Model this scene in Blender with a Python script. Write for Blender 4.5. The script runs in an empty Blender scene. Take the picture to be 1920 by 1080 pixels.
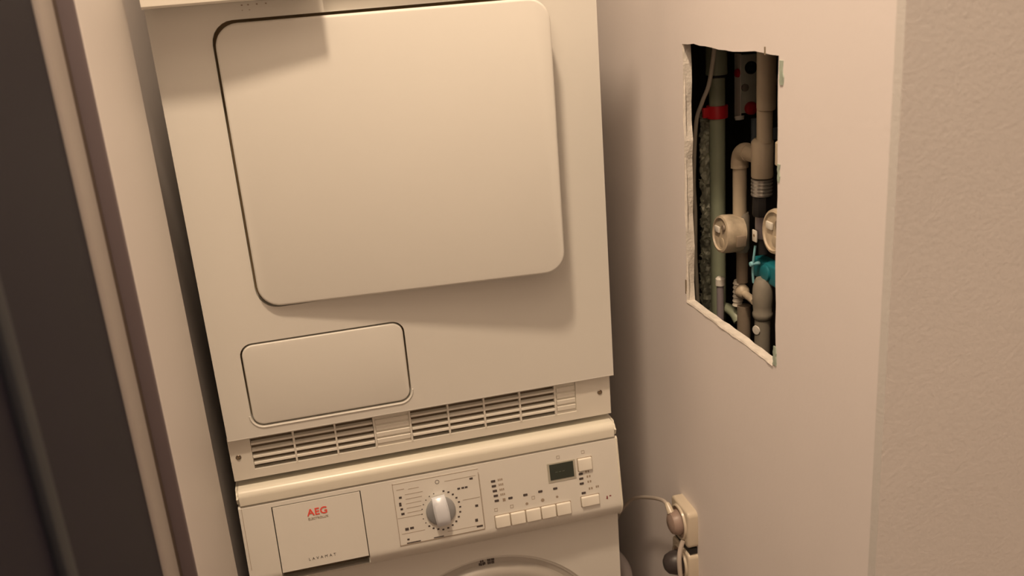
import bpy, bmesh, math, random
from mathutils import Vector, Matrix
random.seed(7)
S = bpy.context.scene
COL = S.collection

# ------------------------------------------------------------------ camera
cam_d = bpy.data.cameras.new('camera'); cam = bpy.data.objects.new('camera', cam_d); COL.objects.link(cam)
R = ((0.96856702, -0.23663097, -0.07670529), (-0.14590815, -0.29069458, -0.94562544), (0.20146645, 0.92709355, -0.31608357))
r0, r1, r2 = (Vector(r) for r in R)
M = Matrix((r0, -r1, -r2)).transposed().to_4x4()
M.translation = (0.16137674, -1.30787339, 1.55260266)
cam.matrix_world = M
cam_d.sensor_width = 36.0
cam_d.lens = 36.0 * 1751.68 / 1920.0
cam_d.clip_start = 0.02
cam_d.dof.use_dof = True
cam_d.dof.focus_distance = 1.38
cam_d.dof.aperture_fstop = 5.0
S.camera = cam

# ------------------------------------------------------------------ world, lamps and fills, exposure
w = bpy.data.worlds.new('world'); S.world = w; w.use_nodes = True
w.node_tree.nodes['Background'].inputs[0].default_value = (0.9, 0.7, 0.5, 1)
w.node_tree.nodes['Background'].inputs[1].default_value = 0.0
LAMP = (1.0, 0.755, 0.53)
def disc_lamp(name, loc, size, power, col=LAMP):
    l = bpy.data.lights.new(name, 'AREA'); l.shape = 'DISK'; l.size = size; l.energy = power; l.color = col
    o = bpy.data.objects.new(name, l); COL.objects.link(o); o.location = loc
    return o
disc_lamp('ceiling_lamp_light', (0.16, -0.71, 2.95), 0.16, 26.5)
disc_lamp('second_fill_light', (0.0, -1.20, 2.92), 0.90, 7.0)  # added broad soft fill near the camera, not a real fixture
disc_lamp('hall_fill_light', (-0.55, -2.20, 2.90), 0.60, 10.0)  # added fill from the hall side, lifts the ambient level
S.view_settings.view_transform = 'Standard'
S.view_settings.look = 'None'
S.view_settings.gamma = 1.0
S.view_settings.use_curve_mapping = False
S.view_settings.exposure = 0.2

# ------------------------------------------------------------------ materials
def mat(name, col, rough=0.5, metal=0.0, bump=0.0, bscale=200.0, vary=0.0, vscale=6.0, spec=0.5, trans=0.0):
    m = bpy.data.materials.new(name); m.use_nodes = True
    nt = m.node_tree; b = nt.nodes['Principled BSDF']
    b.inputs['Base Color'].default_value = (*col, 1); b.inputs['Roughness'].default_value = rough
    b.inputs['Metallic'].default_value = metal; b.inputs['Specular IOR Level'].default_value = spec
    tc = nt.nodes.new('ShaderNodeTexCoord')
    if vary > 0:
        n = nt.nodes.new('ShaderNodeTexNoise'); n.inputs['Scale'].default_value = vscale; n.inputs['Detail'].default_value = 4
        r = nt.nodes.new('ShaderNodeValToRGB')
        r.color_ramp.elements[0].position = 0.3; r.color_ramp.elements[1].position = 0.7
        r.color_ramp.elements[0].color = (*[max(0, c * (1 - vary)) for c in col], 1)
        r.color_ramp.elements[1].color = (*[min(1, c * (1 + vary * 0.6)) for c in col], 1)
        nt.links.new(tc.outputs['Object'], n.inputs['Vector']); nt.links.new(n.outputs['Fac'], r.inputs['Fac'])
        nt.links.new(r.outputs['Color'], b.inputs['Base Color'])
    if bump > 0:
        n2 = nt.nodes.new('ShaderNodeTexNoise'); n2.inputs['Scale'].default_value = bscale; n2.inputs['Detail'].default_value = 3
        bp = nt.nodes.new('ShaderNodeBump'); bp.inputs['Strength'].default_value = bump; bp.inputs['Distance'].default_value = 0.002
        nt.links.new(tc.outputs['Object'], n2.inputs['Vector']); nt.links.new(n2.outputs['Fac'], bp.inputs['Height'])
        nt.links.new(bp.outputs['Normal'], b.inputs['Normal'])
    return m
M_enamel = mat('dryer_enamel', (0.76, 0.745, 0.69), 0.55, vary=0.015, vscale=3)
M_plastic = mat('cream_plastic', (0.78, 0.75, 0.67), 0.40)
M_fascia = mat('fascia_plastic', (0.76, 0.74, 0.68), 0.42)
M_lid = mat('lid_plastic', (0.82, 0.79, 0.68), 0.30)
M_button = mat('button_plastic', (0.86, 0.83, 0.74), 0.35)
M_groove = mat('dark_gap', (0.28, 0.20, 0.11), 0.8)
M_duct = mat('grille_duct', (0.24, 0.19, 0.13), 0.8)
M_print = mat('dark_print', (0.07, 0.055, 0.05), 0.6)
M_printl = mat('faint_print', (0.36, 0.29, 0.22), 0.6)
M_red = mat('red_print', (0.85, 0.09, 0.06), 0.5)
M_silver = mat('silver_plastic', (0.80, 0.84, 0.90), 0.35, metal=0.15)
M_silverd = mat('grey_silver_plastic', (0.36, 0.37, 0.38), 0.4, metal=0.3)
M_lcd = mat('lcd_glass', (0.035, 0.045, 0.035), 0.15)
M_lcdf = mat('lcd_frame', (0.45, 0.43, 0.36), 0.4)
M_screw = mat('screw_steel', (0.22, 0.18, 0.14), 0.4, metal=0.7)
M_ring = mat('porthole_ring', (0.42, 0.39, 0.35), 0.35)
M_wall = mat('painted_wall', (0.86, 0.81, 0.80), 0.75, bump=0.10, bscale=120, vary=0.02, vscale=5)
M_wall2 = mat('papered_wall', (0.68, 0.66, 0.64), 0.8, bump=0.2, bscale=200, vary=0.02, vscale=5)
M_gyp = mat('raw_gypsum', (0.80, 0.75, 0.68), 0.9, bump=0.4, bscale=250, vary=0.15, vscale=60)
M_paper = mat('green_board_paper', (0.42, 0.50, 0.42), 0.9, vary=0.2, vscale=60)
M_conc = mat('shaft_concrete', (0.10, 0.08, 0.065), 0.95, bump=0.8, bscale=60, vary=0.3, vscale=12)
M_jamb = mat('jamb_paint', (0.76, 0.73, 0.70), 0.5)
M_rebate = mat('rebate_shade', (0.125, 0.098, 0.105), 0.6)  # dark tone holds the shade on the rebate's forward face
M_edge = mat('frame_edge_paint', (0.36, 0.325, 0.30), 0.5)
M_grooveshade = mat('groove_shade', (0.075, 0.05, 0.035), 0.8)  # near-black brown painted for the shade inside the frame groove
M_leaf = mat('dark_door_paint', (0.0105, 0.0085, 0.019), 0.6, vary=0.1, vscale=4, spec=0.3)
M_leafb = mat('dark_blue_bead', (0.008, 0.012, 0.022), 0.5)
M_floor = mat('floor_vinyl', (0.16, 0.11, 0.08), 0.5, vary=0.15, vscale=3)
M_ceil = mat('ceiling_paint', (0.82, 0.80, 0.76), 0.9)
M_pgreen = mat('green_grey_pipe', (0.34, 0.38, 0.27), 0.45, vary=0.12, vscale=18)
M_pbeige = mat('beige_pipe', (0.50, 0.42, 0.31), 0.45, vary=0.12, vscale=25)
M_pbrown = mat('brown_pipe', (0.30, 0.24, 0.18), 0.5, vary=0.2, vscale=25)
M_taupe = mat('taupe_fitting', (0.30, 0.27, 0.22), 0.5, vary=0.15, vscale=25)
M_pgrey = mat('mauve_grey_pipe', (0.30, 0.26, 0.28), 0.5)
M_metal = mat('dull_chrome', (0.62, 0.60, 0.57), 0.3, metal=0.8)
M_black = mat('black_rubber', (0.012, 0.010, 0.010), 0.6)
M_pred = mat('red_plastic', (0.62, 0.02, 0.03), 0.4)
M_teal = mat('teal_plastic', (0.015, 0.19, 0.24), 0.4)
M_lblue = mat('light_blue_plastic', (0.28, 0.60, 0.68), 0.4)
M_cable = mat('cream_conduit', (0.86, 0.80, 0.68), 0.5)
M_foil = mat('crumpled_foil', (0.58, 0.60, 0.48), 0.4, metal=0.2, bump=1.0, bscale=90, vary=0.6, vscale=55)
M_white = mat('white_box', (0.82, 0.78, 0.70), 0.4)
M_boxshade = mat('box_side_shade', (0.55, 0.57, 0.48), 0.5, vary=0.15, vscale=30)  # greyer tone holds the shade on the dim side of the box
M_bluegrey = mat('blue_grey_plate', (0.45, 0.55, 0.65), 0.5)
M_cap = mat('dusty_meter_case', (0.55, 0.46, 0.34), 0.5, vary=0.35, vscale=45)
M_outlet = mat('outlet_plastic', (0.66, 0.58, 0.46), 0.25)
M_outd = mat('outlet_inside', (0.30, 0.21, 0.16), 0.4)
M_plug = mat('brown_grey_plug', (0.34, 0.25, 0.21), 0.4)
M_plugd = mat('dark_plug', (0.055, 0.045, 0.045), 0.4)
M_cord = mat('cord_white', (0.55, 0.48, 0.42), 0.4)
M_hose = mat('hose_grey', (0.45, 0.42, 0.42), 0.5)

# ------------------------------------------------------------------ object helpers
ORG = {}
def thing(name, label, cat, loc=(0, 0, 0), group=None, kind=None):
    o = bpy.data.objects.new(name, None); COL.objects.link(o); o.location = loc; o.empty_display_size = 0.05
    ORG[o.name] = Vector(loc)
    if kind: o['kind'] = kind
    if label: o['label'] = label
    if cat: o['category'] = cat
    if group: o['group'] = group
    return o
def obj(name, bm, m, parent=None, smooth=True, kind=None, label=None, cat=None, origin=None, group=None):
    """links the bmesh (world coordinates) as one object; the mesh is moved into its parent's frame"""
    bmesh.ops.recalc_face_normals(bm, faces=bm.faces)
    org = ORG[parent.name] if parent else Vector(origin or (0, 0, 0))
    bmesh.ops.translate(bm, verts=bm.verts, vec=-org)
    me = bpy.data.meshes.new(name); 
    for f in bm.faces: f.smooth = smooth
    if smooth:
        for e in bm.edges:
            if len(e.link_faces) == 2 and e.calc_face_angle(0) > math.radians(35): e.smooth = False
    bm.to_mesh(me); bm.free()
    for mm in (m if isinstance(m, (list, tuple)) else [m]): me.materials.append(mm)
    o = bpy.data.objects.new(name, me); COL.objects.link(o)
    if parent: o.parent = parent
    else: o.location = org
    ORG[o.name] = org
    if kind: o['kind'] = kind
    if label: o['label'] = label
    if cat: o['category'] = cat
    if group: o['group'] = group
    return o
def nb(): return bmesh.new()
def ident(x, z, d): return Vector((x, d, z))
def frame_y(x, z, out): return Vector((x, -out, z))          # 'out' points to the room from plane y=0
def frame_x(a, z, out): return Vector((0.72 - out, a, z))     # on the right wall, a = world y
FO = Vector((0, -0.006, 0.825)); FV = Vector((0, 0.016, 0.11)).normalized(); FN = Vector((0, -0.11, 0.016)).normalized()
def frame_f(x, z, out): return FO + Vector((x, 0, 0)) + FV * ((z - 0.825) / FV.z) + FN * out

def box(bm, x0, x1, y0, y1, z0, z1, bev=0.0, seg=2):
    vs = [bm.verts.new((x, y, z)) for x in (x0, x1) for y in (y0, y1) for z in (z0, z1)]
    fs = [(0, 1, 3, 2), (4, 6, 7, 5), (0, 4, 5, 1), (2, 3, 7, 6), (0, 2, 6, 4), (1, 5, 7, 3)]
    F = [bm.faces.new([vs[i] for i in f]) for f in fs]
    if bev > 0:
        E = list({e for f in F for e in f.edges})
        bmesh.ops.bevel(bm, geom=E, offset=bev, segments=seg, affect='EDGES', profile=0.5)
    return bm
def fbox(bm, fr, x0, x1, z0, z1, o0, o1):
    vs = [bm.verts.new(fr(x, z, o)) for x in (x0, x1) for z in (z0, z1) for o in (o0, o1)]
    for f in [(0, 1, 3, 2), (4, 6, 7, 5), (0, 4, 5, 1), (2, 3, 7, 6), (0, 2, 6, 4), (1, 5, 7, 3)]:
        bm.faces.new([vs[i] for i in f])
    return bm
def rr(x0, x1, z0, z1, r, k=7):
    pts = []
    for cx, cz, a0 in ((x1 - r, z1 - r, 0), (x0 + r, z1 - r, 90), (x0 + r, z0 + r, 180), (x1 - r, z0 + r, 270)):
        for i in range(k):
            a = math.radians(a0 + 90 * i / (k - 1)); pts.append((cx + r * math.cos(a), cz + r * math.sin(a)))
    return pts
def loops(bm, L, cap0=True, cap1=True, closed=True):
    V = [[bm.verts.new(p) for p in l] for l in L]
    n = len(V[0])
    for a, b in zip(V, V[1:]):
        for i in range(n if closed else n - 1):
            j = (i + 1) % n; bm.faces.new((a[i], a[j], b[j], b[i]))
    if cap0: bm.faces.new(V[0])
    if cap1: bm.faces.new(V[-1])
    return V
def slab(bm, fr, x0, x1, z0, z1, r, o0, o1, bev=0.003, k=7):
    """rounded-rectangle slab from out=o0 (back) to out=o1 (front), front edge rounded"""
    L = [[fr(x, z, o0) for x, z in rr(x0, x1, z0, z1, r, k)]]
    for i in range(5):
        a = math.radians(90 * i / 4); ins = bev * (1 - math.cos(a)); o = o1 - bev + bev * math.sin(a)
        L.append([fr(x, z, o) for x, z in rr(x0 + ins, x1 - ins, z0 + ins, z1 - ins, max(r - ins, 0.0004), k)])
    loops(bm, L); return bm
def plate_hole(bm, fr, ox0, ox1, oz0, oz1, hole, o_front, o_back, k=7):
    """flat plate with a rounded hole; hole=(x0,x1,z0,z1,r)"""
    inn = rr(*hole, k=k)
    out = []
    corners = ((ox1, oz1), (ox0, oz1), (ox0, oz0), (ox1, oz0))
    for c in range(4):
        cx, cz = corners[c]
        a = inn[c * k]; b = inn[c * k + k - 1]
        sa = (cx, a[1]) if c % 2 == 0 else (a[0], cz)
        sb = (b[0], cz) if c % 2 == 0 else (cx, b[1])
        for i in range(k):
            t = i / (k - 1)
            if t < 0.5: u = t * 2; p = (sa[0] + (cx - sa[0]) * u, sa[1] + (cz - sa[1]) * u)
            else: u = t * 2 - 1; p = (cx + (sb[0] - cx) * u, cz + (sb[1] - cz) * u)
            out.append(p)
    loops(bm, [[fr(x, z, o_back) for x, z in out], [fr(x, z, o_front) for x, z in out],
               [fr(x, z, o_front) for x, z in inn], [fr(x, z, o_back) for x, z in inn]], False, False)
    return bm
def extrude_profile(bm, prof, x0, x1):
    loops(bm, [[Vector((x0, y, z)) for y, z in prof], [Vector((x1, y, z)) for y, z in prof]]); return bm
def basis(d):
    d = Vector(d).normalized(); a = Vector((0, 0, 1)) if abs(d.z) < 0.9 else Vector((1, 0, 0))
    u = d.cross(a).normalized(); return u, d.cross(u).normalized(), d
def lathe(bm, org, axis, prof, n=28, cap0=True, cap1=True):
    """prof: list of (distance along axis, radius)"""
    u, v, d = basis(axis); org = Vector(org)
    L = [[org + d * h + (u * math.cos(2 * math.pi * i / n) + v * math.sin(2 * math.pi * i / n)) * max(r, 1e-4) for i in range(n)] for h, r in prof]
    loops(bm, L, cap0, cap1); return bm
def smooth_pts(pts, sub=6):
    P = [Vector(p) for p in pts]; P = [P[0] * 2 - P[1]] + P + [P[-1] * 2 - P[-2]]; out = []
    for i in range(1, len(P) - 2):
        for s in range(sub):
            t = s / sub; a, b, c, d = P[i - 1:i + 3]
            out.append(0.5 * ((2 * b) + (c - a) * t + (2 * a - 5 * b + 4 * c - d) * t * t + (3 * b - a - 3 * c + d) * t ** 3))
    out.append(P[-2]); return out
def tube(bm, pts, r, n=12, sub=6, jit=0.0, rf=None):
    P = smooth_pts(pts, sub) if sub > 1 else [Vector(p) for p in pts]
    t0 = (P[1] - P[0]).normalized(); u, v, _ = basis(t0); L = []
    for i, p in enumerate(P):
        t = (P[min(i + 1, len(P) - 1)] - P[max(i - 1, 0)]).normalized()
        u = (u - t * u.dot(t)).normalized(); v = t.cross(u)
        rad = rf(i / (len(P) - 1)) if rf else r
        L.append([p + (u * math.cos(2 * math.pi * k / n) + v * math.sin(2 * math.pi * k / n)) * (rad * (1 + random.uniform(-jit, jit))) for k in range(n)])
    loops(bm, L); return bm
def text(name, s, size, loc_fn, m, parent, spacing=1.0, label=None, align='CENTER'):
    cu = bpy.data.curves.new(name, 'FONT'); cu.body = s; cu.size = size; cu.align_x = align; cu.align_y = 'CENTER'
    cu.space_character = spacing; cu.offset = 0.00025 if size > 0.008 else 0.0; cu.extrude = 0.0
    t = bpy.data.objects.new(name, cu); COL.objects.link(t)
    dg = bpy.context.evaluated_depsgraph_get(); me = bpy.data.meshes.new_from_object(t.evaluated_get(dg))
    bpy.data.objects.remove(t)
    bm = nb(); bm.from_mesh(me); bpy.data.meshes.remove(me)
    for v in bm.verts: v.co = loc_fn(v.co.x, v.co.y)
    ext = bmesh.ops.extrude_face_region(bm, geom=bm.faces[:])
    nrm = loc_fn(0, 0, 0.0003) - loc_fn(0, 0, 0)
    bmesh.ops.translate(bm, verts=[g for g in ext['geom'] if isinstance(g, bmesh.types.BMVert)], vec=nrm)
    return obj(name, bm, m, parent, smooth=False, label=label)

# ================================================================== THE SETTING
CZ = 3.0
b = nb(); box(b, -1.3, 1.9, -2.8, 0.75, -0.06, 0.0); obj('floor', b, M_floor, kind='structure', smooth=False)
b = nb(); box(b, -1.3, 1.9, -2.8, 0.75, CZ, CZ + 0.06); obj('ceiling', b, M_ceil, kind='structure', smooth=False)
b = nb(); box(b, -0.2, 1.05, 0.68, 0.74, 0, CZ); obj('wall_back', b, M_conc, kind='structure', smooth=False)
b = nb(); box(b, -1.3, 1.9, -2.8, -2.74, 0, CZ); obj('wall_hall_rear', b, M_wall, kind='structure', smooth=False)
b = nb(); box(b, 1.84, 1.9, -2.74, -0.513, 0, CZ); obj('wall_hall_right', b, M_wall, kind='structure', smooth=False)
b = nb(); box(b, -1.3, -1.24, -2.74, -0.47, 0, CZ); obj('wall_hall_left', b, M_wall, kind='structure', smooth=False)
# left side of the niche
b = nb(); box(b, -0.11, -0.045, -0.05, 0.68, 0, CZ); obj('wall_left', b, M_wall, kind='structure', smooth=False)
b = nb(); box(b, -0.11, -0.015, -0.345, -0.05, 0, CZ, 0.004, 3); obj('trim_1', b, M_jamb, kind='structure')
tf = thing('trim_2', None, None, (-0.06, -0.40, 0), kind='structure')
b = nb(); box(b, -0.11, -0.0155, -0.355, -0.3455, 0, 2.1, 0.002); obj('rebate_strip', b, M_rebate, tf)
b = nb(); box(b, -0.11, -0.0290, -0.3775, -0.3555, 0, 2.1, 0.002); obj('shaded_groove', b, M_grooveshade, tf)  # dark filler strip where the frame has a shaded groove
b = nb(); box(b, -0.11, -0.0272, -0.4350, -0.3780, 0, 2.1, 0.004, 3); obj('frame_edge', b, M_edge, tf)
b = nb(); box(b, -1.24, -0.115, -0.53, -0.45, 0, CZ); obj('wall_front_left', b, M_wall, kind='structure', smooth=False)
# dark door leaf standing open towards the camera
dl = thing('door_1', None, None, (-0.05, -0.45, 0), kind='structure')
ang = math.radians(3.0); dd = Vector((-math.sin(ang), -math.cos(ang), 0)); dn = Vector((math.cos(ang), -math.sin(ang), 0))
DO = Vector((-0.0315, -0.4365, 0))
def frame_d(a, z, out): return DO + dd * a + dn * out + Vector((0, 0, z))
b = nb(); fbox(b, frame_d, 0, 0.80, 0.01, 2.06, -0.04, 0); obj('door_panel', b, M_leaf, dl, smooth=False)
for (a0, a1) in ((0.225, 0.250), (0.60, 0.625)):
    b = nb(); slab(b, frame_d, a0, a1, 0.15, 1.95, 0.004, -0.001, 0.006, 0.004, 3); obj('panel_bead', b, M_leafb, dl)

# right wall of the niche with the sawn opening
wr = thing('wall_right', None, None, (0.72, 0.0, 0), kind='structure')
Y0, Y1, Z0, Z1 = -0.296, -0.0185, 1.0485, 1.441
def jag(n, a): return [0] + [random.uniform(-a, a) for _ in range(n - 1)] + [0]
NS = 14
side = []
j = jag(NS, 0.0010); side += [((Y0 + (Y1 - Y0) * i / NS), Z0 + j[i] + (0.001 if 4 < i < 9 else 0), 'b', i / NS) for i in range(NS)]
j = jag(NS, 0.0012); side += [(Y1 + j[i] + 0.001 * math.sin(i * 1.3), Z0 + (Z1 - Z0) * i / NS, 'r', i / NS) for i in range(NS)]
j = jag(NS, 0.0012); side += [(Y1 + (Y0 - Y1) * i / NS, Z1 + j[i] + 0.0015 * math.sin(i * 0.7), 't', i / NS) for i in range(NS)]
j = jag(NS, 0.0011); side += [(Y0 + j[i] + 0.0012 * math.sin(i * 0.9), Z1 + (Z0 - Z1) * i / NS, 'l', i / NS) for i in range(NS)]
OY0, OY1, OZ0, OZ1 = -0.5128, 0.68, 0.0, CZ
def outp(s, t):
    if s == 'b': return (OY0 + (OY1 - OY0) * t, OZ0)
    if s == 'r': return (OY1, OZ0 + (OZ1 - OZ0) * t)
    if s == 't': return (OY1 + (OY0 - OY1) * t, OZ1)
    return (OY0, OZ1 + (OZ0 - OZ1) * t)
b = nb()
inner = [(p[0], p[1]) for p in side]; outer = [outp(p[2], p[3]) for p in side]
TH = 0.0135
inb = [(y + (0.0012 * math.sin(i * 2.1)), z) for i, (y, z) in enumerate(inner)]
L = loops(b, [[(0.72 + TH, y, z) for y, z in outer], [(0.72, y, z) for y, z in outer], [(0.72, y, z) for y, z in inner], [(0.72 + TH, y, z) for y, z in inb],
              [(0.72 + TH, y, z) for y, z in outer]], False, False)
b.faces.ensure_lookup_table()
inset = set(L[2]) | set(L[3])
for f in b.faces:
    if all(v in inset for v in f.verts): f.material_index = 1
obj('plasterboard', b, [M_wall, M_gyp], wr, smooth=False)
# torn paper and filler round the cut
def scrap(y0, y1, z0, z1, m, t=0.0012):
    b = nb(); n = 7; L0 = []
    for i in range(n):
        z = z0 + (z1 - z0) * i / (n - 1)
        a = y0 + random.uniform(0, 0.3) * (y1 - y0); c = y1 - random.uniform(0, 0.3) * (y1 - y0)
        L0.append([(0.7203, a, z), (0.7203, c, z), (0.72 - t, c, z), (0.72 - t, a, z)])
    loops(b, L0); return b
for y0, y1, z0, z1 in ((-0.309, -0.2975, 1.408, 1.436), (-0.3035, -0.2965, 1.292, 1.314), (-0.301, -0.291, 1.050, 1.076)):
    obj('torn_paper', scrap(y0, y1, z0, z1, M_paper), M_paper, wr, smooth=False)
b = nb(); box(b, 0.7192, 0.7205, -0.2645, -0.2620, 1.440, 1.4495); obj('saw_nick', b, M_duct, wr, smooth=False)
b = nb(); box(b, 0.7192, 0.7205, -0.0175, -0.0150, 1.060, 1.083); obj('saw_nick', b, M_duct, wr, smooth=False)
# raised gypsum burr on the lower and left rims
b = nb(); tube(b, [(0.7215, Y0 + 0.004 + (Y1 - Y0 - 0.004) * i / 12, Z0 - 0.001 + random.uniform(-0.0006, 0.0006)) for i in range(13)], 0.0026, 6, 2, 0.25); obj('plaster_burr', b, M_gyp, wr)
b = nb(); tube(b, [(0.7230, Y1 + 0.001 + random.uniform(-0.001, 0.001), Z0 + (Z1 - Z0) * i / 14) for i in range(15)], 0.0022, 6, 2, 0.3); obj('plaster_burr', b, M_gyp, wr)
# wall that turns away to the right of the niche
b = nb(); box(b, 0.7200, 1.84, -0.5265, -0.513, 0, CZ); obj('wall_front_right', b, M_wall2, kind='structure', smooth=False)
# service shaft behind the board
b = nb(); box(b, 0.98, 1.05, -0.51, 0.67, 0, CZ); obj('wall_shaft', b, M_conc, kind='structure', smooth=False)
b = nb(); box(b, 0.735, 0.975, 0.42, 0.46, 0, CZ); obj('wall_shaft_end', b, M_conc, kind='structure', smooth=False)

# ================================================================== TUMBLE DRYER
dr = thing('tumble_dryer', 'white tumble dryer stacked on top of the washing machine, its large door slightly ajar', 'tumble dryer', (0.3, 0.29, 0.853))
b = nb(); box(b, 0.003, 0.597, 0.035, 0.585, 0.872, 1.70, 0.004); obj('cabinet', b, M_enamel, dr)
# front panel: two plates, one round the flap and one round the door opening
b = nb()
ZB, ZM, ZT = 0.9357, 1.105, 1.5475
plate_hole(b, frame_y, 0.0, 0.6, ZB, ZM, (0.0390, 0.2770, 0.9515, 1.0825, 0.0185), 0.0, -0.016)
plate_hole(b, frame_y, 0.0, 0.6, ZM, ZT, (0.0753, 0.5225, 1.1310, 1.5262, 0.030), 0.0, -0.016)
obj('front_panel', b, M_enamel, dr)
b = nb()
tube(b, [(0.0, 0.002, ZB + 0.0005), (0.3, 0.002, ZB + 0.0005), (0.6, 0.002, ZB + 0.0005)], 0.0022, 8, 2); obj('panel_lip', b, M_enamel, dr)
b = nb(); box(b, 0.02, 0.58, 0.016, 0.0345, 0.945, 1.54); obj('door_recess', b, M_groove, dr, smooth=False)
# door, hinged on the left and standing a little open
th = math.radians(5.0)
du = Vector((math.cos(th), -math.sin(th), 0)); dno = Vector((-math.sin(th), -math.cos(th), 0))
DH = Vector((0.0785, -0.006, 0))
def frame_door(x, z, out): return DH + du * x + dno * out + Vector((0, 0, z))
b = nb(); slab(b, frame_door, 0.0, 0.4425, 1.1345, 1.5222, 0.031, -0.019, 0.0, 0.0035, 9)
door = obj('door', b, M_enamel, dr)
b = nb(); slab(b, frame_door, 0.035, 0.405, 1.165, 1.49, 0.05, -0.030, -0.0185, 0.001, 7); obj('door_liner', b, M_plastic, door)
# service flap
b = nb(); slab(b, frame_y, 0.0415, 0.2745, 0.9542, 1.0795, 0.0165, -0.014, 0.0008, 0.0022, 9); obj('filter_flap', b, M_enamel, dr)
b = nb()
rim0 = rr(0.0372, 0.2788, 0.9495, 1.0845, 0.0205, 7)
tube(b, [frame_y(x, z, 0.0) for x, z in rim0[14:] ], 0.0014, 6, 1); obj('flap_rim', b, M_enamel, dr)
# small printed signs under the control panel
b = nb()
for x in (0.1185, 0.1265, 0.1375, 0.149): fbox(b, frame_y, x, x + 0.0022, 1.5425, 1.5442, -0.0002, 0.0002)
for x in (0.1185, 0.1275): fbox(b, frame_y, x, x + 0.0016, 1.5365, 1.5374, -0.0002, 0.0002)
obj('printed_signs', b, M_printl, dr, smooth=False, kind='stuff')
# control panel with the water drawer pulled out on the left
b = nb(); prof = [(-0.010, 1.5480), (-0.013, 1.552), (-0.013, 1.692), (-0.008, 1.699), (0.034, 1.699), (0.034, 1.5480)]
extrude_profile(b, prof, 0.2225, 0.601); obj('control_panel', b, M_plastic, dr)
wd = None
b = nb(); prof = [(-0.054, 1.5480), (-0.057, 1.551), (-0.057, 1.690), (-0.050, 1.698), (-0.039, 1.698), (-0.039, 1.5480)]
extrude_profile(b, prof, 0.004, 0.2175); wd = obj('water_drawer', b, M_plastic, dr)
b = nb(); box(b, 0.012, 0.211, -0.0392, 0.034, 1.5480, 1.688, 0.003); obj('drawer_body', b, M_plastic, wd)
# plinth with the air grille
pl_m = nb()
PY0, PY1 = 0.010, 0.022
def pbox(bm, x0, x1, z0, z1, y0=PY0, y1=PY1): box(bm, x0, x1, y0, y1, z0, z1)
GZ0, GZ1 = 0.8785, 0.9345
OPEN = [(0.0300, 0.2130), (0.2715, 0.5030)]
CLOSED = [(0.2130, 0.2715), (0.5030, 0.5400)]
pbox(pl_m, -0.002, 0.0300, 0.8645, 0.9355); pbox(pl_m, 0.540, 0.5960, 0.8645, 0.9355)
pbox(pl_m, 0.0300, 0.540, 0.8645, GZ0); pbox(pl_m, 0.0300, 0.540, GZ1, 0.9355)
for x0, x1 in CLOSED: pbox(pl_m, x0, x1, GZ0, GZ1, PY0 + 0.002, PY1)
plinth = obj('plinth', pl_m, M_plastic, dr, smooth=False)
b = nb(); box(b, 0.0300, 0.540, PY1 + 0.001, PY1 + 0.004, GZ0, GZ1); obj('grille_duct', b, M_duct, dr, smooth=False)
NSL = 5; pitch = (GZ1 - GZ0) / (NSL + 0.15)
def slat(x0, x1, z):
    b = nb()
    pr = [(PY0 + 0.0004, z - 0.0024), (PY0 + 0.0008, z + 0.0006), (PY0 + 0.0060, z + 0.0022), (PY0 + 0.0070, z + 0.0014), (PY0 + 0.0030, z - 0.0008), (PY0 + 0.0026, z - 0.0028)]
    extrude_profile(b, pr, x0, x1); return b
for x0, x1 in OPEN:
    for i in range(NSL): obj('slat', slat(x0 + 0.0005, x1 - 0.0005, GZ0 + pitch * (i + 0.92)), M_plastic, plinth, smooth=False)
for x0, x1 in CLOSED:
    for i in range(NSL):
        b = nb(); z = GZ0 + pitch * (i + 0.62); box(b, x0 + 0.003, x1 - 0.003, PY0 - 0.0002, PY0 + 0.003, z - 0.0008, z + 0.0068, 0.0007, 1); obj('blind_slat', b, M_plastic, plinth)
for x in (0.0930, 0.1555, 0.2145, 0.2700, 0.3300, 0.3875, 0.4455, 0.5035, 0.5395):
    b = nb(); box(b, x - 0.0014, x + 0.0014, PY0 - 0.0006, PY0 + 0.009, GZ0 - 0.0005, GZ1 + 0.0005); obj('grille_bar', b, M_plastic, plinth, smooth=False)
for x, z in ((0.0098, 0.9030), (0.5785, 0.9050)):
    b = nb(); lathe(b, (x, PY0, z), (0, -1, 0), [(-0.001, 0.0042), (0.0004, 0.0042), (0.0012, 0.0034), (0.0006, 0.0016), (0.0004, 0.0)], 16); sc_ = obj('screw', b, M_screw, plinth)
    b = nb(); box(b, x - 0.0026, x + 0.0026, PY0 - 0.0016, PY0 - 0.0010, z - 0.0005, z + 0.0005); box(b, x - 0.0005, x + 0.0005, PY0 - 0.0016, PY0 - 0.0010, z - 0.0026, z + 0.0026); obj('screw_slot', b, M_groove, sc_, smooth=False)
for x in (0.05, 0.55):
    for y in (0.07, 0.53):
        b = nb(); lathe(b, (x, y, 0.8537), (0, 0, 1), [(0, 0.022), (0.008, 0.022), (0.010, 0.014), (0.0190, 0.014)], 20); obj('foot', b, M_black, dr)

# ================================================================== WASHING MACHINE
wm = thing('washing_machine', 'cream front-loading washing machine under the dryer with a silver dial and red maker mark', 'washing machine', (0.3, 0.29, 0.0))
b = nb(); box(b, 0.0, 0.6, 0.012, 0.585, 0.03, 0.829, 0.004); obj('cabinet', b, M_enamel, wm)
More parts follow.
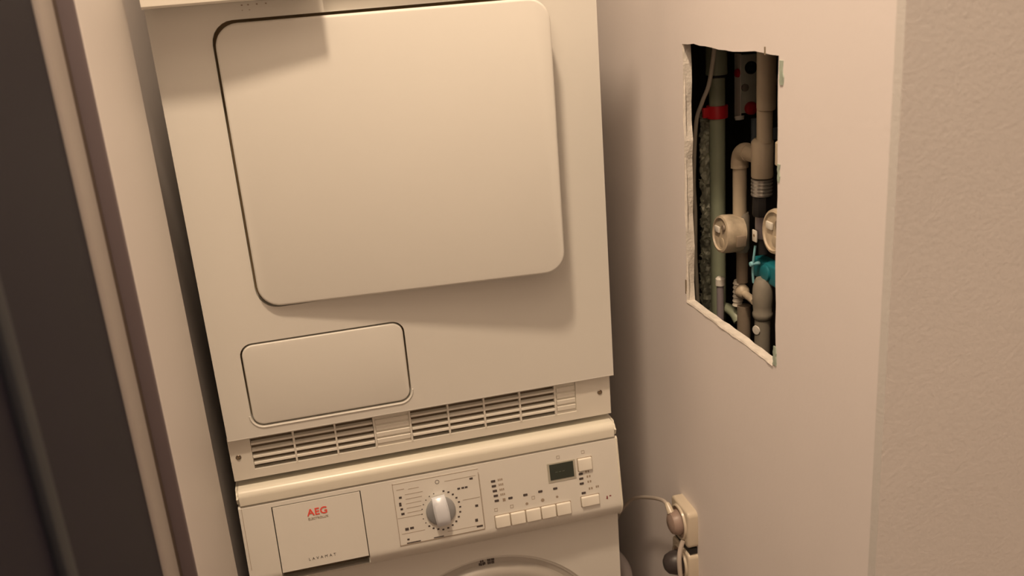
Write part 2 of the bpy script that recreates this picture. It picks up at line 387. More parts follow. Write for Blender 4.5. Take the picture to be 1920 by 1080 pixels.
# lid: rounded front nosing
prof = [(0.575, 0.8285)]
R_ = 0.0115
prof += [(-0.0065, 0.8285)] + [(-0.0065 + 0.0 - 0.0 , 0.8290)]
pr2 = []
for i in range(7):
    a = math.radians(180 - 90 * i / 6); pr2.append((0.0045 + 0.0115 * math.cos(a), 0.8420 + 0.0115 * math.sin(a)))
lidp = [(0.580, 0.8292), (-0.0055, 0.8292), (-0.0070, 0.8305)] + pr2 + [(0.575, 0.8530), (0.580, 0.850)]
b = nb(); extrude_profile(b, lidp, -0.003, 0.598)
sel = [e for e in b.edges if all(abs(v.co.x + 0.003) < 1e-5 for v in e.verts) or all(abs(v.co.x - 0.598) < 1e-5 for v in e.verts)]
bmesh.ops.bevel(b, geom=sel, offset=0.004, segments=3, affect='EDGES')
obj('lid', b, M_lid, wm)
# fascia: bulging profile, left piece, right piece, strip over the soap drawer and lip under its grip
def fp(z): return -0.006 - (0.825 - z) * (0.016 / 0.11)
curve_u = [(-0.0222, 0.712), (-0.0215, 0.707), (-0.0185, 0.700), (-0.013, 0.6925), (-0.006, 0.6860), (0.0, 0.6830)]
full = [(0.011, 0.8275), (-0.0030, 0.8275), (fp(0.825), 0.8255), (fp(0.717), 0.717)] + curve_u + [(0.011, 0.6830)]
fascia = nb(); extrude_profile(fascia, full, -0.003, 0.0445); extrude_profile(fascia, full, 0.1795, 0.5975)
extrude_profile(fascia, [(0.011, 0.8275), (-0.0030, 0.8275), (fp(0.825), 0.8255), (fp(0.8195), 0.8195), (0.011, 0.8195)], 0.0445, 0.1795)
extrude_profile(fascia, [(-0.0165, 0.6960), (-0.013, 0.6925), (-0.006, 0.6860), (0.0, 0.6830), (0.011, 0.6830), (0.011, 0.689), (-0.010, 0.695)], 0.0445, 0.1795)
fas = obj('fascia', fascia, M_fascia, wm)
b = nb(); box(b, 0.0445, 0.1795, 0.006, 0.011, 0.688, 0.8195); obj('grip_recess', b, M_duct, wm, smooth=False)
b = nb(); tube(b, [(0.5972, y + 0.001, z) for y, z in full[1:10]], 0.0022, 6, 1); obj('side_trim', b, M_lid, wm)
# soap drawer
b = nb(); extrude_profile(b, [(fp(0.8185) - 0.0006, 0.8180), (fp(0.712) - 0.0012, 0.7135), (fp(0.712) + 0.001, 0.7120), (0.005, 0.7125), (0.005, 0.8180)], 0.0462, 0.1780)
sd = obj('soap_drawer', b, M_fascia, wm)
text('maker_mark', 'AEG', 0.0150, lambda x, y, o=0.0: frame_f(0.1110 + x * 1.05, 0.7998 + y * 1.0, 0.0012 + o), M_red, sd, 1.05, label='red maker mark')
text('maker_caption', 'ELECTROLUX', 0.0050, lambda x, y, o=0.0: frame_f(0.1110 + x, 0.7900 + y, 0.0012 + o), M_printl, sd, 1.0)
text('range_name', 'LAVAMAT', 0.0062, lambda x, y, o=0.0: frame_f(0.1080 + x, 0.7262 + y, 0.0013 + o), M_print, sd, 1.75)
# dial plate with print
b = nb(); fbox(b, frame_f, 0.2290, 0.3645, 0.7185, 0.8200, -0.0005, 0.0005); dp = obj('dial_plate', b, M_fascia, wm, smooth=False)
b = nb()
for x0, x1, z0, z1 in ((0.2284, 0.2292, 0.7165, 0.8205), (0.3642, 0.3650, 0.7180, 0.8130), (0.2284, 0.3650, 0.8185, 0.8191), (0.310, 0.360, 0.8085, 0.8090),
                       (0.335, 0.363, 0.7720, 0.7726), (0.2300, 0.2690, 0.7625, 0.7631), (0.2330, 0.2700, 0.7360, 0.7366), (0.228, 0.365, 0.7172, 0.7182),
                       (0.2460, 0.2740, 0.7990, 0.7996), (0.2460, 0.2720, 0.7915, 0.7921), (0.2460, 0.2700, 0.7840, 0.7846), (0.2460, 0.2690, 0.7765, 0.7771), (0.2460, 0.2690, 0.7690, 0.7696),
                       (0.2340, 0.2460, 0.8085, 0.8093), (0.2520, 0.2690, 0.8070, 0.8076), (0.3050, 0.3620, 0.7255, 0.7260), (0.3655, 0.3659, 0.72, 0.81)):
    fbox(b, frame_f, x0, x1, z0, z1, 0.0004, 0.0008)
obj('printed_lines', b, M_printl, dp, smooth=False, kind='stuff')
b = nb()
for k in range(24):
    a = math.radians(90 - 15 * k)
    if k == 0: continue
    rad = 0.0312 if k < 13 else 0.0300
    x, z = 0.2985 + rad * math.cos(a), 0.7625 + rad * math.sin(a) * 1.02
    s = 0.0016 if 1 <= k <= 15 else 0.0009
    fbox(b, frame_f, x - s, x + s, z - s * 0.8, z + s * 0.8, 0.0004, 0.0009)
for x, z, sx, sz in ((0.3310, 0.7925, 0.0022, 0.0014), (0.3375, 0.7925, 0.0022, 0.0014), (0.3430, 0.7925, 0.0022, 0.0014), (0.3525, 0.8050, 0.0026, 0.0016),
                     (0.3560, 0.7590, 0.0024, 0.0018), (0.3530, 0.7350, 0.0022, 0.0024), (0.3570, 0.7240, 0.0050, 0.0012), (0.2385, 0.7960, 0.0022, 0.0016),
                     (0.2370, 0.7850, 0.0018, 0.0030), (0.2382, 0.7770, 0.0020, 0.0016), (0.2390, 0.7690, 0.0026, 0.0017), (0.2420, 0.7430, 0.0028, 0.0022),
                     (0.2500, 0.7435, 0.0030, 0.0018), (0.2420, 0.7260, 0.0018, 0.0014), (0.2500, 0.7200, 0.0110, 0.0008), (0.2900, 0.7200, 0.0080, 0.0007)):
    fbox(b, frame_f, x - sx, x + sx, z - sz, z + sz, 0.0004, 0.0009)
obj('printed_symbols', b, M_print, dp, smooth=False, kind='stuff')
b = nb()
u_ = [frame_f(0.2985 + 0.0030 * math.cos(t * math.pi / 8), 0.8100 + 0.0030 * math.sin(t * math.pi / 8), 0.0006) for t in range(17)]
tube(b, u_, 0.0004, 4, 1); obj('zero_mark', b, M_print, dp)
# dial
dc = frame_f(0.2985, 0.7625, 0.0)
dial = None
b = nb(); lathe(b, dc, FN, [(0.0, 0.0235), (0.003, 0.0235), (0.0045, 0.0225), (0.0060, 0.0200), (0.0065, 0.0)], 40); dial = obj('dial', b, M_silverd, wm)
b = nb()
tl = math.radians(5); cu_, su_ = math.cos(tl), math.sin(tl)
def frame_g(x, z, out):
    xr = x * cu_ - z * su_; zr = x * su_ + z * cu_
    return frame_f(0.2985 + xr * -1 * -1, 0.7625 + zr, out)
Lg = []
for i in range(13):
    v = -0.0215 + 0.0470 * i / 12; vn = (i - 6) / 6
    hh = 0.0165 * math.sqrt(max(0.0, 1 - (abs(vn) * 0.90) ** 3)); wd_ = 0.0108 + 0.0015 * math.cos(vn * 1.57)
    Lg.append([frame_g(-wd_, v, 0.003), frame_g(-wd_ * 0.96, v, 0.003 + hh * 0.75), frame_g(-wd_ * 0.72, v, 0.003 + hh * 0.93), frame_g(0, v, 0.003 + hh), frame_g(wd_ * 0.72, v, 0.003 + hh * 0.93), frame_g(wd_ * 0.96, v, 0.003 + hh * 0.75), frame_g(wd_, v, 0.003)])
loops(b, Lg); obj('grip', b, M_silver, dial)
b = nb()
# display
fbox(b, frame_f, 0.4770, 0.5240, 0.7725, 0.8045, 0.0, 0.0010); disp = obj('display', b, M_lcdf, wm, smooth=False)
b = nb(); fbox(b, frame_f, 0.4805, 0.5205, 0.7765, 0.8025, 0.0009, 0.0016); obj('screen', b, M_lcd, disp, smooth=False)
b = nb()
for x in (0.4895, 0.4955, 0.5015): fbox(b, frame_f, x, x + 0.0038, 0.7885, 0.7893, 0.0016, 0.0018)
obj('screen_marks', b, mat('lcd_segment', (0.10, 0.12, 0.09), 0.5), disp, smooth=False)
# buttons
def button(x0, x1, z0, z1):
    b = nb(); slab(b, frame_f, x0 - 0.0010, x1 + 0.0010, z0 - 0.0006, z1 + 0.0010, 0.0012, -0.001, 0.0005, 0.0002, 3)
    s = obj('button_surround', b, M_printl, wm)
    b = nb(); slab(b, frame_f, x0, x1, z0, z1, 0.0018, 0.0, 0.0042, 0.0018, 4); obj('button', b, M_button, wm)
for i in range(5): button(0.3830 + 0.0256 * i, 0.3830 + 0.0256 * i + 0.0240, 0.7150, 0.7355)
button(0.5280, 0.5585, 0.7215, 0.7385)
button(0.5285, 0.5520, 0.7825, 0.8035)
# indicator lights
led = [(0.3870, 0.7935), (0.3874, 0.7853), (0.3880, 0.7771), (0.3886, 0.7688), (0.3892, 0.7604), (0.4118, 0.7605), (0.4366, 0.7607), (0.4617, 0.7615), (0.4868, 0.7615), (0.5318, 0.7775), (0.5318, 0.7695), (0.5318, 0.7610), (0.5335, 0.7445)]
for x, z in led:
    b = nb(); slab(b, frame_f, x - 0.0036, x + 0.0036, z - 0.0018, z + 0.0018, 0.0008, -0.0002, 0.0008, 0.0004, 3); obj('indicator_light', b, M_print, wm)
b = nb()
for x, z in ((0.3985, 0.7940), (0.3990, 0.7858), (0.3995, 0.7774), (0.4000, 0.7690)):
    for d in (-0.0028, 0.0, 0.0028): fbox(b, frame_f, x + d - 0.0009, x + d + 0.0009, z - 0.0017, z + 0.0017, -0.0001, 0.0004)
for x, z in ((0.5430, 0.7795), (0.5445, 0.7710), (0.5450, 0.7620), (0.5460, 0.7500)):
    for d in (-0.0020, 0.0020): fbox(b, frame_f, x + d - 0.0012, x + d + 0.0012, z - 0.0018, z + 0.0018, -0.0001, 0.0004)
for x, z in ((0.5560, 0.7510), (0.5590, 0.7510)): fbox(b, frame_f, x - 0.0010, x + 0.0010, z - 0.0018, z + 0.0018, -0.0001, 0.0004)
for x, z in ((0.3862, 0.7455), (0.4125, 0.7460), (0.4490, 0.7535), (0.4968, 0.8125), (0.5390, 0.8135)):
    t = 0.0005; r = 0.0026
    for q in ((-r, r, r - t, r), (-r, r, -r, -r + t), (-r, -r + t, -r, r), (r - t, r, -r, r)): fbox(b, frame_f, x + q[0], x + q[1], z + q[2], z + q[3], -0.0001, 0.0004)
fbox(b, frame_f, 0.3990, 0.4035, 0.757, 0.762, -0.0001, 0.0003)
obj('printed_scales', b, M_printl, fas, smooth=False, kind='stuff')
b = nb()
lathe(b, frame_f(0.4375, 0.7455, -0.0002), FN, [(0, 0.0026), (0.0006, 0.0026)], 5)
lathe(b, frame_f(0.4640, 0.7462, -0.0002), FN, [(0, 0.0030), (0.0006, 0.0030)], 12)
lathe(b, frame_f(0.4885, 0.7470, -0.0002), FN, [(0, 0.0022), (0.0006, 0.0022)], 6)
obj('printed_symbols', b, M_printl, fas, smooth=False, kind='stuff')
b = nb(); lathe(b, frame_f(0.5725, 0.7275, -0.0002), FN, [(0, 0.0022), (0.0006, 0.0022)], 3)
fbox(b, frame_f, 0.5715, 0.5735, 0.7275, 0.7315, -0.0002, 0.0004); fbox(b, frame_f, 0.5765, 0.5795, 0.7300, 0.7318, -0.0002, 0.0004)
obj('printed_mark', b, mat('dark_red_print', (0.25, 0.04, 0.04), 0.6), fas, smooth=False)
b = nb(); fbox(b, frame_f, 0.0012, 0.0018, 0.7265, 0.8250, -0.0002, 0.0003); obj('seam', b, M_printl, fas, smooth=False)
# front sheet and porthole door (only its top shows in the photo)
b = nb(); plate_hole(b, frame_y, 0.0, 0.5985, 0.09, 0.6830, (0.365 - 0.205, 0.365 + 0.205, 0.439 - 0.205, 0.439 + 0.205, 0.2049), -0.008, -0.0118, 17); 
obj('front_sheet', b, M_enamel, wm)
b = nb(); box(b, 0.0, 0.5985, 0.006, 0.0118, 0.03, 0.0895, 0.002); obj('kick_panel', b, M_enamel, wm)
PC = Vector((0.365, 0.0165, 0.439)); PA = (0, -1, 0)
b = nb(); lathe(b, PC, PA, [(-0.001, 0.2035), (0.002, 0.2035), (0.0045, 0.199), (0.0050, 0.190), (0.0160, 0.184), (0.0200, 0.176), (0.0190, 0.150), (0.008, 0.142), (0.0, 0.140)], 96, False, False)
por = obj('porthole_door', b, M_ring, wm)
b = nb(); lathe(b, PC, PA, [(-0.001, 0.1405), (0.010, 0.1405), (0.022, 0.130), (0.026, 0.08), (0.027, 0.0)], 64); obj('glass', b, M_lcd, por)
def arc_text(s, r0, a0, da, size):
    for i, ch in enumerate(s):
        a = math.radians(a0 - da * i); c_, s_ = math.cos(a - math.pi / 2), math.sin(a - math.pi / 2)
        def fn(x, y, o=0.0, a=a, c_=c_, s_=s_): 
            return Vector((PC.x + r0 * math.cos(a) + x * c_ - y * s_, PC.y - 0.0052 - o, PC.z + r0 * math.sin(a) + x * s_ + y * c_))
        if ch != ' ': text('printed_letter', ch, size, fn, M_print, por)
b = nb()
for k, (a, h) in enumerate(((93.0, .5), (92.2, .6), (91.2, .6), (90.4, .5), (88.6, 1), (87.7, 1), (86.7, 1), (85.9, .9))):
    a = math.radians(a)
    for rr_ in ((0.1915, 0.1970) if h > .55 else (0.1925,)):
        p = Vector((PC.x + rr_ * math.cos(a), 0.0110, PC.z + rr_ * math.sin(a))); box(b, p.x - 0.0012, p.x + 0.0012, p.y - 0.0005, p.y + 0.0008, p.z - 0.0020, p.z + 0.0020)
obj('printed_marks', b, M_print, por, smooth=False, kind='stuff')
for x in (0.06, 0.54):
    for y in (0.07, 0.53):
        b = nb(); lathe(b, (x, y, 0.0), (0, 0, 1), [(0, 0.024), (0.012, 0.024), (0.014, 0.012), (0.033, 0.012)], 20); obj('foot', b, M_black, wm)

# ================================================================== WALL SOCKET, CORD, HOSE
so = thing('wall_socket', 'cream double power socket low on the right wall beside the washing machine', 'socket', (0.72, -0.01, 0.6))
SY = -0.0115
def sock(z0, z1):
    fr = lambda a, z, o: Vector((0.72 - o, a, z))
    b = nb(); slab(b, fr, -0.047, 0.024, z0, z1, 0.009, 0.0, 0.018, 0.004, 5); s = obj('socket_unit', b, M_outlet, so)
    b = nb(); lathe(b, (0.702, SY, (z0 + z1) / 2), (-1, 0, 0), [(0.0, 0.031), (0.0030, 0.030), (0.0036, 0.0280), (0.0008, 0.0265), (0.0005, 0)], 28, False, True); obj('socket_ring', b, M_outlet, s)
    b = nb(); lathe(b, (0.7008, SY, (z0 + z1) / 2), (-1, 0, 0), [(0.0, 0.0262), (0.0006, 0.0262), (0.0006, 0)], 28, False, True); obj('socket_well', b, M_outd, s)
sock(0.614, 0.683)
sock(0.536, 0.602)
b = nb(); box(b, 0.706, 0.7198, -0.044, 0.021, 0.6022, 0.6138); obj('gap_shade', b, M_black, so, smooth=False)  # black filler painting the shaded gap between the two units
pc = thing('power_cord', 'thin white mains cord arching from the upper socket to behind the washing machine', 'cord', (0.69, -0.01, 0.65))
b = nb(); lathe(b, (0.7000, SY, 0.6485), (-1, 0, 0), [(0.0, 0.0215), (0.008, 0.0210), (0.014, 0.0180), (0.017, 0.0120), (0.018, 0.0)], 24); pb = obj('plug', b, M_plug, pc)
b = nb(); lathe(b, (0.690, SY + 0.006, 0.664), (-0.1, 0.65, 0.6), [(0.0, 0.0065), (0.012, 0.0055), (0.019, 0.0040)], 14); obj('strain_relief', b, M_outlet, pb)
b = nb(); tube(b, [(0.689, 0.002, 0.671), (0.688, 0.012, 0.6745), (0.688, 0.032, 0.6690), (0.688, 0.077, 0.6475), (0.688, 0.147, 0.6080), (0.686, 0.202, 0.5670), (0.678, 0.27, 0.48), (0.672, 0.33, 0.34), (0.675, 0.36, 0.18), (0.68, 0.38, 0.02)], 0.0034, 10, 8); obj('cable', b, M_cord, pc)
pd = thing('dark_power_plug', 'dark plug with a pale cable in the lower socket on the right wall', 'plug', (0.69, -0.01, 0.57))
b = nb(); lathe(b, (0.7000, SY, 0.569), (-1, 0, 0), [(0.0, 0.0215), (0.010, 0.0210), (0.022, 0.0165), (0.027, 0.0100), (0.028, 0.0)], 24); obj('plug', b, M_plugd, pd)
b = nb(); tube(b, [(0.698, -0.034, 0.625), (0.692, -0.036, 0.610), (0.688, -0.040, 0.590), (0.690, -0.042, 0.55), (0.698, -0.040, 0.48), (0.705, -0.035, 0.38), (0.708, -0.01, 0.20), (0.704, 0.05, 0.06), (0.70, 0.15, 0.012)], 0.0040, 10, 6); obj('cable', b, M_cord, pd)
b = nb(); tube(b, [(0.655, 0.20, 0.02), (0.655, 0.19, 0.15), (0.655, 0.16, 0.33), (0.655, 0.140, 0.435), (0.652, 0.16, 0.466), (0.645, 0.22, 0.45), (0.64, 0.30, 0.34), (0.64, 0.42, 0.2), (0.635, 0.50, 0.1)], 0.0115, 14, 8)
obj('drain_hose', b, M_hose, None, label='grey drain hose bending over in the narrow gap right of the washing machine', cat='hose', origin=(0.655, 0.20, 0.01))

# ================================================================== PLUMBING IN THE SHAFT
def vcyl(bm, x, y, z0, z1, r, n=24): return lathe(bm, (x, y, z0), (0, 0, 1), [(0, r), (z1 - z0, r)], n)
# tall green-grey pipe
gp = thing('drain_pipe', 'tall green-grey pipe with a red clamp ring, left side of the wall opening', 'pipe', (0.82, 0.079, 0.0))
b = nb(); vcyl(b, 0.82, 0.079, 0.0, 1.379, 0.0127); obj('pipe', b, M_pgreen, gp)
b = nb(); lathe(b, (0.82, 0.080, 1.379), (0, 0, 1), [(0, 0.0128), (0.0, 0.0165), (0.004, 0.0172), (0.010, 0.0166), (0.080, 0.0166), (0.9, 0.0166)], 24); obj('socket', b, M_pgreen, gp)
b = nb(); lathe(b, (0.82, 0.080, 1.3765), (0, 0, 1), [(0, 0.0128), (0.0, 0.0176), (0.004, 0.0176), (0.004, 0.0128)], 24); obj('rubber_ring', b, M_black, gp)
b = nb(); lathe(b, (0.82, 0.079, 1.3125), (0, 0, 1), [(0, 0.0129), (0.0, 0.0168), (0.002, 0.0172), (0.018, 0.0172), (0.020, 0.0168), (0.020, 0.0129)], 24); cl = obj('clamp_ring', b, M_pred, gp, label='red clamp ring')
b = nb(); box(b, 0.795, 0.806, 0.076, 0.082, 1.3145, 1.3305, 0.001); obj('clamp_lug', b, M_pred, cl)
# conduit
b = nb(); tube(b, [(0.80, 0.012, 1.56), (0.797, 0.029, 1.46), (0.795, 0.051, 1.3769), (0.795, 0.079, 1.341), (0.795, 0.1047, 1.3017), (0.795, 0.1164, 1.2078), (0.795, 0.113, 1.1511), (0.795, 0.1147, 1.0754), (0.795, 0.1085, 0.9999), (0.795, 0.108, 0.90), (0.795, 0.10, 0.3)], 0.0034, 10, 6)
obj('conduit', b, M_cable, None, label='thin cream flexible conduit curving down at the left edge of the wall opening', cat='conduit', origin=(0.795, 0.10, 0.3))
# crumpled insulation
b = nb(); tube(b, [(0.826, 0.118, 1.318), (0.826, 0.1255, 1.30), (0.826, 0.129, 1.236), (0.828, 0.133, 1.143), (0.828, 0.137, 1.065), (0.828, 0.140, 0.98), (0.828, 0.142, 0.85), (0.83, 0.14, 0.5)], 0.0115, 18, 14, 0.30)
for _ in range(110):
    t = random.random(); z = 0.93 + t * 0.37; y = 0.141 - 0.014 * max(0, (z - 0.98) / 0.34)
    a = random.uniform(-2.6, 0.2); p = Vector((0.827 + 0.0095 * math.sin(a), y - 0.0095 * math.cos(a), z)); s = random.uniform(0.003, 0.007)
    q = [b.verts.new(p + Vector((random.uniform(-s, s), random.uniform(-s, s), random.uniform(-s, s)))) for _k in range(4)]
    for f in ((0, 1, 2), (0, 2, 3), (0, 3, 1), (1, 3, 2)): b.faces.new([q[i] for i in f])
obj('insulation_wrap', b, M_foil, None, smooth=False, label='crumpled grey-green foil insulation round a riser behind the cream conduit', cat='insulation', origin=(0.83, 0.14, 0.5))
# white box with red dials
vb = thing('valve_box', 'pale box with red round caps hanging at the top of the wall opening', 'box', (0.87, 0.07, 1.31))
b = nb(); box(b, 0.850, 0.852, 0.0585, 0.0795, 1.312, 1.411, 0.0008); obj('lit_box_face', b, M_white, vb)  # pale sheet, the box's lit face put into its colour
b = nb(); box(b, 0.8522, 0.890, 0.0595, 0.079, 1.318, 1.409, 0.002); bb = obj('box_body', b, M_boxshade, vb)
b = nb(); lathe(b, (0.868, 0.060, 1.388), (0, -1, 0), [(0, 0.010), (0.003, 0.010), (0.003, 0.007), (0.001, 0.006), (0.001, 0)], 20); obj('dark_port', b, M_black, bb)
b = nb(); lathe(b, (0.858, 0.060, 1.358), (0, -1, 0), [(0, 0.006), (0.003, 0.006), (0.004, 0.003)], 12); obj('small_port', b, M_taupe, bb)
b = nb(); lathe(b, (0.868, 0.0597, 1.325), (0, -1, 0), [(0, 0.0105), (0.006, 0.010), (0.009, 0.007), (0.010, 0.0)], 20); obj('red_cap', b, M_pred, vb)
b = nb(); lathe(b, (0.8500, 0.066, 1.381), (-1, 0, 0), [(0, 0.007), (0.004, 0.006), (0.005, 0)], 16); obj('red_cap', b, M_pred, vb)
b = nb(); lathe(b, (0.852, 0.066, 1.3135), (0, -0.2, -1), [(0, 0.008), (0.006, 0.007), (0.007, 0)], 16); obj('white_cap', b, M_white, vb)
b = nb(); box(b, 0.86, 0.895, 0.0795, 0.10, 1.35, 1.37, 0.001); box(b, 0.885, 0.9795, 0.085, 0.10, 1.352, 1.368); obj('bracket', b, M_metal, vb)
b = nb(); box(b, 0.895, 0.930, 0.105, 0.112, 1.245, 1.300, 0.002); box(b, 0.93, 0.9795, 0.107, 0.110, 1.26, 1.28)
obj('cover_plate', b, M_bluegrey, None, label='blue-grey plate in the dark behind the beige tee pipe', cat='plate', origin=(0.91, 0.108, 1.27))
# beige supply pipe with tee and elbow
tp = thing('tee_pipe', 'beige pipe with tee, elbow and threaded collar in right half of the wall opening', 'pipe', (0.81, -0.09, 1.2))
Yt = -0.0895
b = nb(); lathe(b, (0.81, Yt - 0.010, 1.346), (0, 0, 1), [(0, 0.0110), (0.001, 0.0128), (0.004, 0.0134), (0.6, 0.0134)], 24); obj('upper_pipe', b, M_pbeige, tp)
b = nb(); lathe(b, (0.81, Yt - 0.006, 1.300), (0, 0, 1), [(0, 0.0112), (0.05, 0.0112)], 24); obj('neck', b, M_pbeige, tp)
b = nb(); lathe(b, (0.81, Yt, 1.248), (0, 0, 1), [(0, 0.0150), (0.002, 0.0158), (0.052, 0.0158), (0.055, 0.0140), (0.057, 0.0112)], 28)
lathe(b, (0.81, Yt, 1.277), (0, 1, 0), [(0.0, 0.0118), (0.044, 0.0118)], 24); obj('tee', b, M_pbeige, tp)
b = nb(); tube(b, [(0.81, -0.048, 1.2775), (0.81, -0.034, 1.277), (0.81, -0.023, 1.270), (0.81, -0.019, 1.258), (0.81, -0.019, 1.250)], 0.0134, 20, 5); obj('elbow', b, M_pbeige, tp)
b = nb(); vcyl(b, 0.81, -0.019, 1.172, 1.252, 0.0106); obj('branch_pipe', b, M_pbeige, tp)
b = nb(); prof = [(0, 0.0135)]
for i in range(5): prof += [(0.001 + i * 0.0052, 0.0152), (0.0036 + i * 0.0052, 0.0156), (0.0044 + i * 0.0052, 0.0140)]
lathe(b, (0.81, Yt + 0.001, 1.2205), (0, 0, 1), prof, 28); obj('threaded_collar', b, M_metal, tp)
b = nb(); lathe(b, (0.81, Yt + 0.002, 1.190), (0, 0, 1), [(0, 0.0120), (0.002, 0.0135), (0.028, 0.0135), (0.031, 0.0125)], 8); obj('black_nut', b, M_black, tp)
b = nb(); lathe(b, (0.768, -0.222, 1.293), (0, 0, 1), [(0, 0.0075), (0.002, 0.0095), (0.030, 0.0095), (0.032, 0.0075), (0.032, 0.0)], 20); lathe(b, (0.768, -0.216, 1.309), (1, -0.2, 0), [(0, 0.006), (0.12, 0.006)], 12); obj('side_stub', b, M_pbeige, tp)
# round meters
def meter(loc, r, label, supply=False):
    x, y, z = loc
    t = thing('water_meter', label, 'water meter', loc, group='round water meters in the wall opening')
    b = nb(); lathe(b, (x, y, z), (-1, 0.0, 0.08), [(-0.012, r * 0.86), (-0.011, r * 0.96), (0.004, r), (0.016, r), (0.020, r * 0.95), (0.021, r * 0.84), (0.0185, r * 0.80), (0.0185, 0)], 36); obj('case', b, M_cap, t)
    b = nb(); box(b, x - 0.0220, x - 0.0187, y + r * 0.05, y + r * 0.55, z + r * 0.1, z + r * 0.42, 0.0008); obj('counter_window', b, M_white, t)
    b = nb(); lathe(b, (x - 0.0185, y - r * 0.15, z - r * 0.38), (-1, 0, 0), [(0, r * 0.26), (0.0015, r * 0.26), (0.002, r * 0.2), (0.002, 0)], 16); obj('dial', b, M_pbeige, t)
    b = nb(); lathe(b, (x - 0.0185, y - r * 0.3, z + r * 0.45), (-1, 0, 0), [(0, r * 0.18), (0.002, r * 0.15), (0.002, 0)], 12); obj('dial', b, M_pbrown, t)
    b = nb(); box(b, x - 0.008, x + 0.008, y - r * 1.12, y - r * 0.90, z - 0.014, z + 0.004, 0.002); obj('side_lug', b, M_pbrown, t)
    b = nb(); lathe(b, (x + 0.016, y, z - r * 1.05), (0, 0, 1), [(0, 0.0105), (0.006, 0.0125), (r * 2.1 - 0.006, 0.0125), (r * 2.1, 0.0105)], 16); obj('meter_body', b, M_taupe, t)
    if supply:
        b = nb(); lathe(b, (x + 0.036, y, 0.0), (0, 0, 1), [(0, 0.009), (z - 0.02, 0.009)], 14); lathe(b, (x + 0.036, y, z - 0.028), (-1, 0, 0), [(0, 0.009), (0.022, 0.009)], 14); obj('supply_pipe', b, M_pbrown, t)
    return t
meter((0.797, -0.0190, 1.148), 0.0300, 'round dusty water meter left of centre in the wall opening')
meter((0.790, -0.1960, 1.196), 0.0315, 'round water meter half hidden by the right rim of the wall opening', True)
# grey valve between the meters
vv = thing('stop_valve', 'dark grey stop valve with a small white tag between the two round meters', 'valve', (0.81, -0.07, 1.15))
b = nb(); lathe(b, (0.822, -0.072, 1.150), (0, 0, 1), [(0, 0.0085), (0.004, 0.0115), (0.020, 0.0125), (0.036, 0.012), (0.0395, 0.008)], 20); obj('valve_body', b, M_pgrey, vv)
b = nb(); box(b, 0.806, 0.8085, -0.0795, -0.067, 1.147, 1.165, 0.0008); obj('tag', b, M_white, vv)
b = nb(); lathe(b, (0.8062, -0.0735, 1.157), (-1, 0, 0), [(0, 0.0022), (0.0008, 0.002)], 10); obj('tag_hole', b, M_groove, vv)
b = nb(); vcyl(b, 0.822, -0.072, 1.126, 1.151, 0.0075, 16); obj('valve_stem', b, M_black, vv)
# teal valve
tv = thing('teal_valve', 'teal blue plastic valve with a light blue lever low in the wall opening', 'valve', (0.825, -0.07, 1.08))
b = nb(); box(b, 0.823, 0.845, -0.112, -0.034, 1.080, 1.112, 0.004, 3); obj('housing', b, M_teal, tv)
b = nb(); lathe(b, (0.8225, -0.080, 1.097), (-1, 0, 0), [(0, 0.013), (0.003, 0.0125), (0.004, 0.010), (0.004, 0)], 20); obj('cover', b, M_teal, tv)
b = nb(); tube(b, [(0.812, -0.066, 1.138), (0.811, -0.064, 1.122), (0.811, -0.061, 1.108), (0.812, -0.058, 1.094), (0.814, -0.057, 1.076)], 0.0019, 8, 4); obj('lever', b, M_lblue, tv)
b = nb(); lathe(b, (0.809, -0.061, 1.108), (-1, 0, 0), [(0, 0.0042), (0.003, 0.0036), (0.004, 0)], 12); lathe(b, (0.822, -0.061, 1.108), (-1, 0, 0), [(0, 0.003), (0.013, 0.003)], 8); obj('lever_pivot', b, M_lblue, tv)
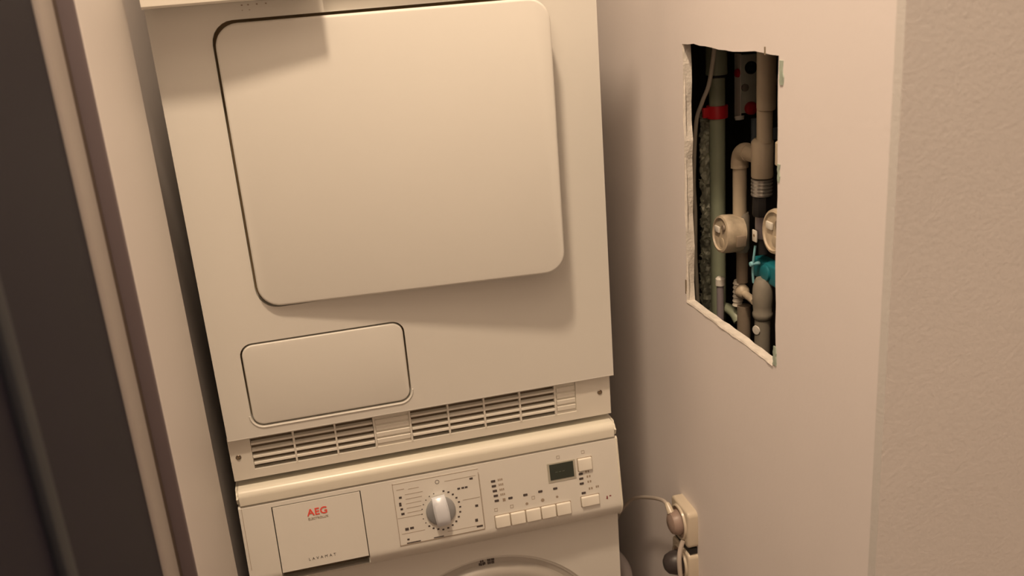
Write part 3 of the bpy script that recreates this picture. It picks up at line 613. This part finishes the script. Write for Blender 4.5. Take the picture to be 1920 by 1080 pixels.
# lower fittings
lp = thing('lower_pipe', 'brown pipe with a pale crimped fitting below the left round meter', 'pipe', (0.82, -0.005, 0.0))
b = nb(); vcyl(b, 0.822, -0.004, 1.060, 1.12, 0.0092); obj('upper_pipe', b, M_pbrown, lp)
b = nb(); prof = [(0, 0.007)]
for i in range(6): prof += [(0.001 + i * 0.0075, 0.0088), (0.0045 + i * 0.0075, 0.0074), (0.0065 + i * 0.0075, 0.0070)]
lathe(b, (0.818, 0.004, 1.018), (0, -0.06, 1), prof, 12); obj('crimp_fitting', b, M_cable, lp)
b = nb(); vcyl(b, 0.822, -0.010, 0.0, 1.022, 0.0108); obj('pipe', b, M_pbrown, lp)
b = nb(); lathe(b, (0.816, -0.016, 1.0485), (0, 0, 1), [(-0.0115, 0.002), (-0.0105, 0.006), (-0.006, 0.0102), (0, 0.0118), (0.006, 0.0102), (0.0105, 0.006), (0.0115, 0.001)], 20)
lathe(b, (0.816, -0.016, 1.0485), (0, -1, -0.1), [(0, 0.006), (0.040, 0.006)], 12); obj('ball_valve', b, M_cap, lp)
b = nb(); tube(b, [(0.814, 0.056, 0.990), (0.814, 0.046, 1.001), (0.815, 0.032, 1.004), (0.818, 0.016, 1.000), (0.820, 0.004, 0.990)], 0.0085, 12, 4); obj('side_elbow', b, M_pgreen, lp)
sp = thing('thin_pipe', 'thin mauve-grey pipe with a white end cap beside the tall green-grey pipe', 'pipe', (0.80, 0.045, 0.0))
b = nb(); vcyl(b, 0.800, 0.030, 0.0, 1.054, 0.0060, 14); obj('pipe', b, M_pgrey, sp)
b = nb(); lathe(b, (0.800, 0.030, 1.048), (0, 0, 1), [(0, 0.0062), (0.0, 0.0078), (0.011, 0.0078), (0.014, 0.005), (0.0145, 0)], 14); obj('end_cap', b, M_white, sp)
rp = thing('reducer_pipe', 'grey-brown pipe with bulging reducer and white label at bottom right of wall opening', 'pipe', (0.82, -0.075, 0.0))
b = nb(); lathe(b, (0.82, -0.0755, 1.022), (0, 0, 1), [(0, 0.0125), (0.004, 0.0150), (0.010, 0.0155), (0.013, 0.0140), (0.022, 0.0150), (0.036, 0.0158), (0.052, 0.0150), (0.062, 0.0125), (0.066, 0.0105)], 28); obj('reducer', b, M_taupe, rp)
b = nb(); vcyl(b, 0.82, -0.0755, 0.0, 1.021, 0.0122); obj('pipe', b, M_taupe, rp)
b = nb(); lathe(b, (0.8085, -0.078, 1.006), (-1, -0.35, 0), [(0, 0.0075), (0.0015, 0.0070), (0.0020, 0.0)], 16); obj('label_disc', b, M_white, rp)
